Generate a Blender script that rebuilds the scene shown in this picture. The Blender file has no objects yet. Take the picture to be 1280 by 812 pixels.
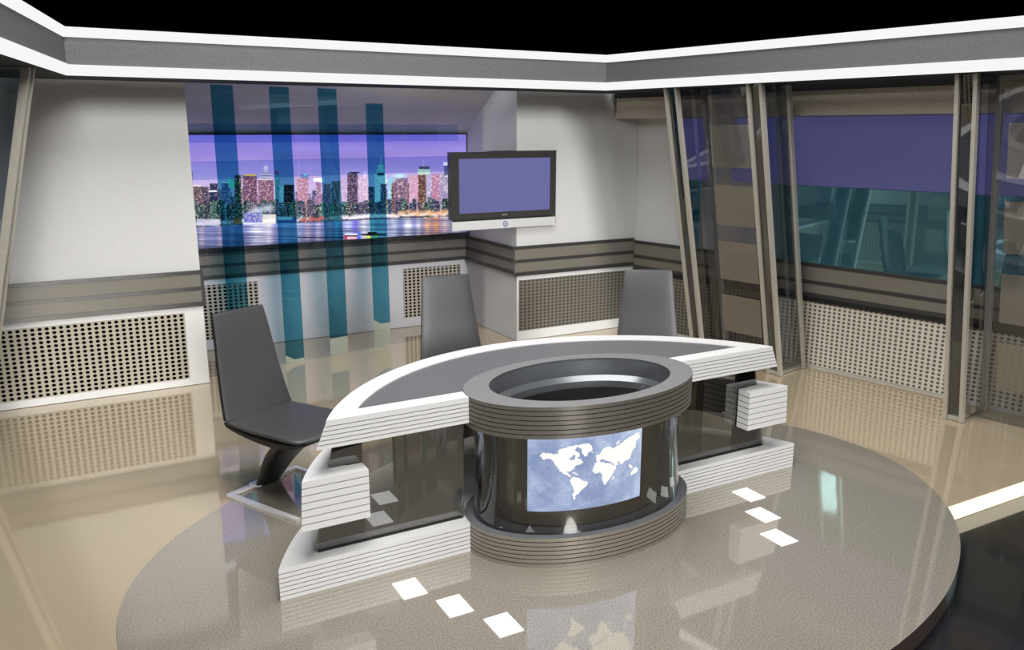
import bpy, bmesh, math, random
import numpy as np
from mathutils import Vector, Matrix
from mathutils.geometry import tessellate_polygon
random.seed(4)
C = bpy.context.scene.collection
CU, CV = 2.31, 3.44            # centre of the desk and of the whole set

# ------------------------------------------------------------------ helpers
def tag(o, label=None, cat=None, group=None, kind=None):
    if label: o['label'] = label
    if cat: o['category'] = cat
    if group: o['group'] = group
    if kind: o['kind'] = kind
    return o

def link(name, bm, mats, parent=None, smooth=False):
    bmesh.ops.recalc_face_normals(bm, faces=bm.faces)
    me = bpy.data.meshes.new(name)
    bm.to_mesh(me); bm.free()
    if not isinstance(mats, (list, tuple)): mats = [mats]
    for m in mats: me.materials.append(m)
    if smooth:
        for p in me.polygons: p.use_smooth = True
        try: me.set_sharp_from_angle(angle=math.radians(38))
        except Exception: pass
    o = bpy.data.objects.new(name, me)
    C.objects.link(o)
    if parent is not None: o.parent = parent
    return o

def struct(name, bm, mats, parent=None, smooth=False):
    o = link(name, bm, mats, parent, smooth)
    o['kind'] = 'structure'
    return o

def thing(name, label, cat, loc=(0, 0, 0), rz=0, group=None):
    o = bpy.data.objects.new(name, None)
    o.empty_display_size = .1
    C.objects.link(o)
    o.location = loc; o.rotation_euler = (0, 0, rz)
    return tag(o, label, cat, group)

def B(): return bmesh.new()

def box(bm, x0, x1, y0, y1, z0, z1, f=None, mi=0):
    vs = []
    for z in (z0, z1):
        for x, y in ((x0, y0), (x1, y0), (x1, y1), (x0, y1)):
            p = f(x, y, z) if f else (x, y, z)
            vs.append(bm.verts.new(p))
    fs = [(0, 3, 2, 1), (4, 5, 6, 7), (0, 1, 5, 4), (1, 2, 6, 5), (2, 3, 7, 6), (3, 0, 4, 7)]
    for q in fs:
        fc = bm.faces.new([vs[i] for i in q]); fc.material_index = mi

def prism(bm, pts0, pts1, z0, z1, mi=0, off=(0, 0)):
    """closed outline pts0 at z0 to pts1 at z1 (same count), capped"""
    n = len(pts0)
    a = [bm.verts.new((p[0] - off[0], p[1] - off[1], z0)) for p in pts0]
    b = [bm.verts.new((p[0] - off[0], p[1] - off[1], z1)) for p in pts1]
    for i in range(n):
        j = (i + 1) % n
        fc = bm.faces.new((a[i], a[j], b[j], b[i])); fc.material_index = mi
    if n <= 4:
        for ring in (a[::-1], b): bm.faces.new(ring).material_index = mi
    else:
        for ring, pts in ((a, pts0), (b, pts1)):
            for tri in tessellate_polygon([[Vector((p[0], p[1], 0)) for p in pts]]):
                try: bm.faces.new([ring[i] for i in tri]).material_index = mi
                except ValueError: pass

def annulus(bm, prof, n=96, mi=0, mis=None):
    """sweep a closed profile of (a, b, z) ellipse radii around the local origin"""
    rings = []
    for a, b, z in prof:
        rings.append([bm.verts.new((a * math.cos(t), b * math.sin(t), z)) for t in [2 * math.pi * k / n for k in range(n)]])
    m = len(prof)
    for i in range(m):
        j = (i + 1) % m
        for k in range(n):
            l = (k + 1) % n
            fc = bm.faces.new((rings[i][k], rings[i][l], rings[j][l], rings[j][k]))
            fc.material_index = mis[i] if mis else mi

def tube_e(bm, prof, n=96, mi=0, cap=False):
    rings = []
    for a, b, z in prof:
        rings.append([bm.verts.new((a * math.cos(t), b * math.sin(t), z)) for t in [2 * math.pi * k / n for k in range(n)]])
    for i in range(len(prof) - 1):
        for k in range(n):
            l = (k + 1) % n
            fc = bm.faces.new((rings[i][k], rings[i][l], rings[i + 1][l], rings[i + 1][k])); fc.material_index = mi
    if cap:
        fc = bm.faces.new(rings[-1]); fc.material_index = mi

# ------------------------------------------------------------------ materials
def new_mat(name):
    m = bpy.data.materials.new(name); m.use_nodes = True
    nt = m.node_tree
    return m, nt, nt.nodes['Principled BSDF'], nt.nodes['Material Output']

def pbr(name, col, rough=.5, metal=0., spec=.5, speck=0., speck_scale=160., emis=None, es=0., ior=1.5, coat=0., coatr=.05, bump=0.):
    m, nt, p, out = new_mat(name)
    p.inputs['Base Color'].default_value = (*col, 1)
    p.inputs['Roughness'].default_value = rough
    p.inputs['Metallic'].default_value = metal
    p.inputs['Specular IOR Level'].default_value = spec
    p.inputs['IOR'].default_value = ior
    p.inputs['Coat Weight'].default_value = coat
    p.inputs['Coat Roughness'].default_value = coatr
    if emis:
        p.inputs['Emission Color'].default_value = (*emis, 1)
        p.inputs['Emission Strength'].default_value = es
    if speck or bump:
        tc = nt.nodes.new('ShaderNodeTexCoord')
        nz = nt.nodes.new('ShaderNodeTexNoise'); nz.inputs['Scale'].default_value = speck_scale
        nz.inputs['Detail'].default_value = 3
        nt.links.new(tc.outputs['Object'], nz.inputs['Vector'])
        if speck:
            r = nt.nodes.new('ShaderNodeValToRGB')
            r.color_ramp.elements[0].position = .3; r.color_ramp.elements[1].position = .7
            r.color_ramp.elements[0].color = tuple(c * (1 - speck) for c in col) + (1,)
            r.color_ramp.elements[1].color = tuple(min(1, c * (1 + speck)) for c in col) + (1,)
            nt.links.new(nz.outputs['Fac'], r.inputs['Fac'])
            nt.links.new(r.outputs['Color'], p.inputs['Base Color'])
        if bump:
            b = nt.nodes.new('ShaderNodeBump'); b.inputs['Strength'].default_value = bump
            b.inputs['Distance'].default_value = .002
            nt.links.new(nz.outputs['Fac'], b.inputs['Height']); nt.links.new(b.outputs['Normal'], p.inputs['Normal'])
    return m

def emit(name, col, s=1.):
    m, nt, p, out = new_mat(name)
    e = nt.nodes.new('ShaderNodeEmission'); e.inputs[0].default_value = (*col, 1); e.inputs[1].default_value = s
    nt.links.new(e.outputs[0], out.inputs[0]); nt.nodes.remove(p)
    return m

def glass(name, tint, refl=.08, rough=.0, edge=1., gcol=(1, 1, 1), diff=None, dfac=0.):
    """thin sheet: tinted see-through plus mirror that grows at grazing angles"""
    m, nt, p, out = new_mat(name); nt.nodes.remove(p)
    tr = nt.nodes.new('ShaderNodeBsdfTransparent'); tr.inputs[0].default_value = (*tint, 1)
    gl = nt.nodes.new('ShaderNodeBsdfGlossy'); gl.inputs['Roughness'].default_value = rough
    gl.inputs['Color'].default_value = (*gcol, 1)
    fr = nt.nodes.new('ShaderNodeFresnel'); fr.inputs[0].default_value = 1.45
    ma = nt.nodes.new('ShaderNodeMath'); ma.operation = 'MULTIPLY_ADD'
    ma.inputs[1].default_value = edge; ma.inputs[2].default_value = refl; ma.use_clamp = True
    nt.links.new(fr.outputs[0], ma.inputs[0])
    last = tr
    if diff:
        df = nt.nodes.new('ShaderNodeBsdfDiffuse'); df.inputs[0].default_value = (*diff, 1)
        mx = nt.nodes.new('ShaderNodeMixShader'); mx.inputs[0].default_value = dfac
        nt.links.new(tr.outputs[0], mx.inputs[1]); nt.links.new(df.outputs[0], mx.inputs[2]); last = mx
    mix = nt.nodes.new('ShaderNodeMixShader')
    nt.links.new(ma.outputs[0], mix.inputs[0]); nt.links.new(last.outputs[0], mix.inputs[1]); nt.links.new(gl.outputs[0], mix.inputs[2])
    nt.links.new(mix.outputs[0], out.inputs[0])
    return m

def perforated(name, plate, hole, pu=.048, pz=.0343, ru=.0135, rz=.0112):
    """punched plate: uses the UV map, which is laid out in metres"""
    m, nt, p, out = new_mat(name)
    N = nt.nodes.new; L = nt.links.new
    uv = N('ShaderNodeUVMap'); sp = N('ShaderNodeSeparateXYZ'); L(uv.outputs[0], sp.inputs[0])
    def cell(sock, pitch, r):
        a = N('ShaderNodeMath'); a.operation = 'DIVIDE'; a.inputs[1].default_value = pitch; L(sock, a.inputs[0])
        b = N('ShaderNodeMath'); b.operation = 'FRACT'; L(a.outputs[0], b.inputs[0])
        c = N('ShaderNodeMath'); c.operation = 'SUBTRACT'; c.inputs[1].default_value = .5; L(b.outputs[0], c.inputs[0])
        d = N('ShaderNodeMath'); d.operation = 'MULTIPLY'; d.inputs[1].default_value = pitch / r; L(c.outputs[0], d.inputs[0])
        e = N('ShaderNodeMath'); e.operation = 'POWER'; e.inputs[1].default_value = 2; 
        f = N('ShaderNodeMath'); f.operation = 'ABSOLUTE'; L(d.outputs[0], f.inputs[0]); L(f.outputs[0], e.inputs[0])
        return e.outputs[0]
    s = N('ShaderNodeMath'); s.operation = 'ADD'; L(cell(sp.outputs[0], pu, ru), s.inputs[0]); L(cell(sp.outputs[1], pz, rz), s.inputs[1])
    t = N('ShaderNodeMath'); t.operation = 'LESS_THAN'; t.inputs[1].default_value = 1.; L(s.outputs[0], t.inputs[0])
    mx = N('ShaderNodeMix'); mx.data_type = 'RGBA'; L(t.outputs[0], mx.inputs[0])
    mx.inputs[6].default_value = (*plate, 1); mx.inputs[7].default_value = (*hole, 1)
    L(mx.outputs[2], p.inputs['Base Color'])
    rr = N('ShaderNodeMapRange'); rr.inputs[3].default_value = .38; rr.inputs[4].default_value = 1.; L(t.outputs[0], rr.inputs[0])
    L(rr.outputs[0], p.inputs['Roughness'])
    sp2 = N('ShaderNodeMapRange'); sp2.inputs[3].default_value = .4; sp2.inputs[4].default_value = 0.; L(t.outputs[0], sp2.inputs[0])
    L(sp2.outputs[0], p.inputs['Specular IOR Level'])
    return m

def vcol(name, strength, gloss=0.):
    m, nt, p, out = new_mat(name)
    a = nt.nodes.new('ShaderNodeVertexColor'); a.layer_name = 'picture'
    p.inputs['Base Color'].default_value = (.01, .01, .01, 1)
    p.inputs['Roughness'].default_value = .6 if not gloss else .1
    p.inputs['Specular IOR Level'].default_value = gloss
    nt.links.new(a.outputs['Color'], p.inputs['Emission Color']); p.inputs['Emission Strength'].default_value = strength
    return m

def polished_floor(name, c0, c1, mixf, rough, scale=220., gcol=(1, 1, 1)):
    m, nt, p, out = new_mat(name)
    N = nt.nodes.new; L = nt.links.new
    tc = N('ShaderNodeTexCoord'); nz = N('ShaderNodeTexNoise'); nz.inputs['Scale'].default_value = scale; nz.inputs['Detail'].default_value = 4
    L(tc.outputs['Object'], nz.inputs['Vector'])
    r = N('ShaderNodeValToRGB'); r.color_ramp.elements[0].position = .32; r.color_ramp.elements[1].position = .68
    r.color_ramp.elements[0].color = (*c0, 1); r.color_ramp.elements[1].color = (*c1, 1)
    L(nz.outputs['Fac'], r.inputs['Fac']); L(r.outputs[0], p.inputs['Base Color'])
    p.inputs['Roughness'].default_value = .55; p.inputs['Specular IOR Level'].default_value = .2
    gl = N('ShaderNodeBsdfGlossy'); gl.inputs['Roughness'].default_value = rough; gl.inputs['Color'].default_value = (*gcol, 1)
    fr = N('ShaderNodeFresnel'); fr.inputs[0].default_value = 1.5
    ma = N('ShaderNodeMath'); ma.operation = 'MULTIPLY_ADD'; ma.inputs[1].default_value = 1.4; ma.inputs[2].default_value = mixf; ma.use_clamp = True
    L(fr.outputs[0], ma.inputs[0])
    mx = N('ShaderNodeMixShader'); L(ma.outputs[0], mx.inputs[0]); L(p.outputs[0], mx.inputs[1]); L(gl.outputs[0], mx.inputs[2])
    L(mx.outputs[0], out.inputs[0])
    return m

M = {}
M['wall'] = pbr('painted_wall', (.58, .58, .572), .75, speck=.07, speck_scale=120, spec=.2)
M['white'] = pbr('white_lacquer', (.70, .70, .70), .32, spec=.4)
M['panel_white'] = pbr('white_panel', (.74, .74, .74), .5)
M['groove'] = pbr('dark_groove', (.012, .012, .012), .8, spec=.1)
M['rail_band'] = pbr('rail_taupe_band', (.175, .16, .136), .35, speck=.14, spec=.35)
M['rail_dark'] = pbr('rail_dark_strip', (.04, .039, .038), .35)
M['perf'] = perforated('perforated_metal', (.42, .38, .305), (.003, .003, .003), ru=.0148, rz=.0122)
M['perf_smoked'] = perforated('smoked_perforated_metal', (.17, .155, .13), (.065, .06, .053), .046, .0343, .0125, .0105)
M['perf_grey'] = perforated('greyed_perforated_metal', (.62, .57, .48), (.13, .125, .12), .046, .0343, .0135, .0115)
M['deck'] = polished_floor('beige_polished_floor', (.44, .355, .235), (.56, .46, .32), .10, .05, gcol=(1, .95, .84))
M['platform'] = polished_floor('grey_beige_polished_platform', (.21, .19, .156), (.42, .38, .32), .10, .05, 130., gcol=(1, .97, .9))
M['platform_side'] = pbr('dark_platform_side', (.05, .035, .025), .2)
M['black_floor'] = polished_floor('black_gloss_floor', (.010, .009, .008), (.018, .016, .014), .03, .06, 60.)
M['strip_light'] = emit('warm_light_strip', (1., .90, .66), 1.5)
M['beam_light'] = emit('white_light_band', (1, 1, 1), .93)
M['beam'] = pbr('beam_grey', (.095, .095, .095), .65, speck=.25, speck_scale=140)
M['beam_under'] = pbr('beam_underside_black', (.012, .012, .012), .8)
M['tile_light'] = emit('floor_tile_light', (1, 1, .98), 1.6)
M['ring_metal'] = pbr('brushed_ring_metal', (.33, .30, .26), .42, metal=.6, speck=.2, speck_scale=200)
M['ring_dark'] = pbr('brushed_dark_ring_metal', (.17, .155, .135), .46, metal=.5, speck=.3, speck_scale=260)
M['ring_top'] = pbr('ring_top_grey', (.25, .25, .255), .42, metal=.3, speck=.12, speck_scale=220)
M['ring_base_top'] = pbr('ring_base_polished', (.36, .38, .42), .2, metal=.55)
M['ring_inner'] = pbr('ring_inner_steel', (.15, .16, .175), .22, metal=.5, speck=.15, speck_scale=200)
M['black_gloss'] = pbr('black_gloss', (.008, .008, .009), .08, spec=.8)
M['core'] = pbr('dark_glossy_core', (.075, .06, .042), .06, spec=.9, ior=1.7)
M['inlay'] = pbr('desk_grey_inlay', (.128, .125, .135), .4, spec=.5)
M['desk_glass'] = glass('desk_smoked_glass', (.36, .34, .30), .12, edge=1.6)
M['drum_glass'] = glass('drum_smoked_glass', (.70, .68, .64), .05, edge=1.2)
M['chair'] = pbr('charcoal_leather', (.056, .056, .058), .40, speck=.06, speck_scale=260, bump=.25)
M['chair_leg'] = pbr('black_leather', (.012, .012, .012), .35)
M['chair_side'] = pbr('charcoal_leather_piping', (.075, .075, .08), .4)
M['chrome'] = pbr('polished_chrome', (.92, .92, .94), .25, metal=.35)
M['post'] = pbr('post_satin_metal', (.46, .43, .375), .35, metal=.35, speck=.12, speck_scale=180)
M['post_dark'] = glass('post_dark_glass_web', (.30, .34, .36), .10, edge=1.4)
M['post_glass'] = glass('post_clear_glass', (.62, .68, .74), .07, edge=1.5)
M['sheet_glass'] = glass('smoky_glass_sheet', (.62, .63, .66), .05, edge=.8)
M['tile_glass'] = glass('frosted_glass_tile', (.62, .60, .56), .10, rough=.03, edge=1.2, diff=(.50, .45, .37), dfac=.19)
M['clear_glass'] = glass('clear_partition_glass', (.95, .95, .99), .02, edge=.55)
M['reflection_band'] = glass('pale_blue_painted_reflection', (.62, .72, .93), .03, edge=.6)
M['teal_glass'] = glass('teal_glass_strip', (.10, .40, .52), .045, edge=1., gcol=(.5, .8, .95))
M['strip_reflection'] = glass('pale_green_painted_reflection', (.55, .66, .58), .05, edge=.5, diff=(.62, .66, .55), dfac=.45)
M['purple'] = pbr('purple_screen_glow', (.05, .05, .10), .4, emis=(.045, .045, .125), es=1., spec=.2)
M['teal_screen'] = pbr('teal_glass_screen', (.24, .44, .47), .03, metal=.92, spec=1., emis=(.004, .022, .032), es=1.)
M['tv_screen'] = emit('tv_blue_screen', (.150, .152, .355), 1.)
M['tv_bezel'] = pbr('tv_dark_bezel', (.035, .035, .033), .3)
M['tv_silver'] = pbr('tv_silver_bar', (.66, .66, .66), .35, metal=.2)
M['tv_blue'] = pbr('tv_badge_blue', (.12, .18, .42), .3)
M['black'] = pbr('matt_black', (.008, .008, .008), .7)
M['bulkhead'] = pbr('bulkhead_taupe', (.50, .44, .36), .7, speck=.25, speck_scale=110)
M['mural'] = vcol('city_mural_glow', 1.15)
M['map'] = vcol('map_screen_glow', 1.75)

# ------------------------------------------------------------------ floors
def ellipse(a, b, cu=CU, cv=3.46, n=160):
    return [(cu + a * math.cos(2 * math.pi * k / n), cv + b * math.sin(2 * math.pi * k / n)) for k in range(n)]

bm = B(); box(bm, -5, 10, -3.5, 9.5, -.16, -.10); struct('floor', bm, M['black_floor'])
bm = B(); box(bm, -3.2, 7.9, 2.6, 8.6, -.0995, -.004); struct('floor', bm, M['deck'])
bm = B(); box(bm, -3.2, 7.9, 2.588, 2.6, -.092, -.006); struct('trim_1', bm, M['strip_light'])
bm = B(); e0 = ellipse(2.265, 1.62)
prism(bm, e0, e0, -.0999, 0., 0)
for f in bm.faces:
    if abs(f.normal.z) < .5: f.material_index = 1
bm.normal_update()
for f in bm.faces: f.material_index = 0 if abs(f.normal.z) > .5 else 1
o = link('round_platform', bm, [M['platform'], M['platform_side']])
tag(o, 'large oval speckled grey-beige polished platform under the desk', 'platform')

# ------------------------------------------------------------------ walls
VW = 7.09; T = .12
NB = 8.2; NL, NR = .66, 3.963
bm = B(); box(bm, -.80, 1.01, VW, VW + T, 0, 2.78); struct('wall_back_left', bm, M['wall'])
bm = B()
x0, x1, z0, z1 = NR, 5.40, 0, 2.78
rx, rz0, rz1, rd = 4.41, 1.144, 1.872, .17        # recess for the monitor, open to the niche
box(bm, x0, x1, VW, VW + .30, z0, rz0)
box(bm, x0, x1, VW, VW + .30, rz1, z1)
box(bm, rx, x1, VW, VW + .30, rz0, rz1)
box(bm, x0, rx, VW + rd, VW + .30, rz0, rz1)
struct('wall_back_right', bm, M['wall'])
bm = B(); box(bm, NR, NR + .1, VW + .30, NB + .1, 0, 2.78); struct('wall_niche_right', bm, M['wall'])
bm = B(); box(bm, NL - .1, NL, VW + T, NB + .1, 0, 2.78); struct('wall_niche_left', bm, M['wall'])
bm = B(); box(bm, NL, NR, NB, NB + .1, 0, 2.1); struct('wall_niche', bm, M['wall'])
bm = B()   # sloping soffit above the mural
vs = [bm.verts.new(p) for p in ((NL, NB - .005, 2.03), (NR, NB - .005, 2.03), (NR, VW + .02, 2.72), (NL, VW + .02, 2.72),
                                (NL, NB + .1, 2.08), (NR, NB + .1, 2.08), (NR, VW + .06, 2.78), (NL, VW + .06, 2.78))]
for q in ((0, 1, 2, 3), (7, 6, 5, 4), (0, 4, 5, 1), (3, 2, 6, 7), (1, 5, 6, 2), (0, 3, 7, 4)): bm.faces.new([vs[i] for i in q])
struct('ceiling', bm, M['wall'])

CR = Vector((5.402, 7.10, 0)); DR = Vector((.1934, -.9811, 0)); NRM = Vector((-.9811, -.1934, 0))
def WR(s, d, z, lean=0.):
    p = CR + DR * s + NRM * (d + lean * z)
    return (p.x, p.y, z)
def WL(s, d, z, lean=0.):
    x, y, z = WR(s, d, z, lean)
    return (2 * CU - x, y, z)
SIDES = (('right', WR), ('left', WL))
def s_of(v): return (7.10 - v) / .9811

for side, W in SIDES:
    bm = B(); box(bm, 0, 6.6, -.12, 0, -.1, 2.38, W); struct('wall_' + side, bm, M['wall'])
    bm = B(); box(bm, 0.0, 6.6, .001, .33, 2.178, 2.372, W); struct('trim_8' if side == 'right' else 'trim_9', bm, M['bulkhead'])
    bm = B(); box(bm, 0.0, 6.6, -.12, .36, 2.374, 2.75, W); struct('trim_10' if side == 'right' else 'trim_11', bm, M['beam_under'])

# rails: taupe band with three dark strips
def rail(bm, W, a0, a1, d0, zt=.955, zb=.662, dep=.030, low=0):
    h = zt - zb
    box(bm, a0, a1, d0, d0 + dep, zb, zt, W, 0)
    for zc, hh in ((zt - .014, .030), (zt - .50 * h, .030), (zb + .018, .038)):
        box(bm, a0, a1, d0 + dep - .004, d0 + dep + .006, zc - hh / 2, zc + hh / 2, W, 1)
    if low: box(bm, a0, a1, d0 + dep - .004, d0 + dep + .006, zb - .0, zb + low, W, 1)
Wb = lambda s, d, z: (s, VW - d, z)
Wn = lambda s, d, z: (s, NB - d, z)
Wr = lambda s, d, z: (NR - d, VW + s, z)
RM = [M['rail_band'], M['rail_dark']]
bm = B(); rail(bm, Wb, -.78, 1.025, .0005)
box(bm, 1.004, 1.028, .0, .034, .662, .955, Wb, 1); struct('trim_2', bm, RM)
bm = B(); rail(bm, Wb, NR - .034, 5.37, .0005); struct('trim_3', bm, RM)
bm = B(); rail(bm, Wn, NL, NR, .0005, .940, .688); struct('trim_4', bm, RM)
bm = B(); rail(bm, Wr, .0, NB - VW - .03, .0005, .948, .675); struct('trim_5', bm, RM)
bm = B(); rail(bm, WR, .035, 6.5, .0005, .93, .60, low=.07); struct('trim_6', bm, RM)
bm = B(); rail(bm, WL, .035, 6.5, .0005, .93, .645); struct('trim_7', bm, RM)

# perforated panels
def perf_panel(name, W, a0, a1, z0, z1, mat, label, d0=.001, th=.012, group=None):
    bm = B(); box(bm, a0, a1, d0, d0 + th, z0, z1, W)
    uvl = bm.loops.layers.uv.new('UVMap')
    # metres along the wall and up
    base = list(bm.verts)
    crd = {}
    k = 0
    for z in (z0, z1):
        for x, y in ((a0, d0), (a1, d0), (a1, d0 + th), (a0, d0 + th)):
            crd[base[k]] = (x - a0, z - z0); k += 1
    for f in bm.faces:
        for l in f.loops: l[uvl].uv = crd[l.vert]
    o = link(name, bm, mat)
    return tag(o, label, 'vent panel', group)
perf_panel('perforated_panel', Wb, .858 - .048 * 33, .858, .062, .611, M['perf'], 'long beige metal panel with round holes low on the left wall, under the dark rail')
perf_panel('perforated_panel', Wn, 1.69 - .048 * 15, 1.69, .10, .63, M['perf'], 'holed beige metal panel in the niche beside the leftmost chair back', th=.006)
perf_panel('perforated_panel', Wn, 3.20, 3.20 + .048 * 14, .10, .63, M['perf'], 'small holed beige metal panel in the niche behind the middle chair')
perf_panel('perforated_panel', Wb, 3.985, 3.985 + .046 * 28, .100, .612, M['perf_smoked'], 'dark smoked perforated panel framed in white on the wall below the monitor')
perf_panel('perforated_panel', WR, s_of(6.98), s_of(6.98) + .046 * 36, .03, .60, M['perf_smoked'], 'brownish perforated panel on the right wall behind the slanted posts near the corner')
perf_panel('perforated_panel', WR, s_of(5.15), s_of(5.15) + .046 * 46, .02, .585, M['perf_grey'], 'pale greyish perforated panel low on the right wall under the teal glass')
perf_panel('perforated_panel', WL, s_of(6.6), s_of(6.6) + .048 * 60, .03, .60, M['perf'], 'perforated beige panel along the left side wall, past the frame edge')
# white skirting around the right panel under the monitor
bm = B(); 
for a0, a1, zz0, zz1 in ((NR, 3.984, .0, .655), (3.984, 5.28, .0, .098), (3.984, 5.28, .614, .655), (5.28, 5.38, .0, .655)):
    box(bm, a0, a1, .0005, .008, zz0, zz1, Wb)
struct('baseboard_back_right', bm, M['panel_white'])
bm = B()
for a0, a1, zz0, zz1 in ((-.78, .860, .0, .060), (-.78, .860, .613, .66), (.860, 1.009, .0, .66)):
    box(bm, a0, a1, .0005, .008, zz0, zz1, Wb)
struct('baseboard_back_left', bm, M['panel_white'])
bm = B(); box(bm, NL, NR, .0005, .010, .0, .0995, Wn); struct('baseboard_niche', bm, M['wall'])

# side-wall screens: purple band above teal reflective glass
for side, W in SIDES:
    bm = B(); box(bm, s_of(5.92), 6.4, .002, .022, 1.598, 2.172, W)
    o = link('wall_screen', bm, M['purple'])
    tag(o, 'long purple glowing screen band high on the right wall' if side == 'right' else 'purple glowing screen band high on the left side wall, past the frame edge', 'screen')
    bm = B(); box(bm, s_of(5.35), 6.4, .002, .018, .885, 1.592, W)
    o = link('glass_wall_panel', bm, M['teal_screen'])
    tag(o, 'teal reflective glass panel under the purple band on the right wall' if side == 'right' else 'teal reflective glass panel on the left side wall, past the frame edge', 'glass panel')

# ------------------------------------------------------------------ mural (flat picture on the niche wall)
HM = [163.15698, -19.521909, 88.037607, 10.422016, -148.75685, 459.07143, 0.063394261, -0.030502983, 1.0]
def smooth_noise(h, w, cells_y, cells_x, rng):
    g = rng.random((cells_y + 2, cells_x + 2))
    y = np.linspace(0, cells_y, h); x = np.linspace(0, cells_x, w)
    yi = y.astype(int); xi = x.astype(int); fy = (y - yi)[:, None]; fx = (x - xi)[None]
    fy = fy * fy * (3 - 2 * fy); fx = fx * fx * (3 - 2 * fx)
    a = g[yi][:, xi]; b = g[yi][:, xi + 1]; c = g[yi + 1][:, xi]; d = g[yi + 1][:, xi + 1]
    return (a * (1 - fx) + b * fx) * (1 - fy) + (c * (1 - fx) + d * fx) * fy

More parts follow.
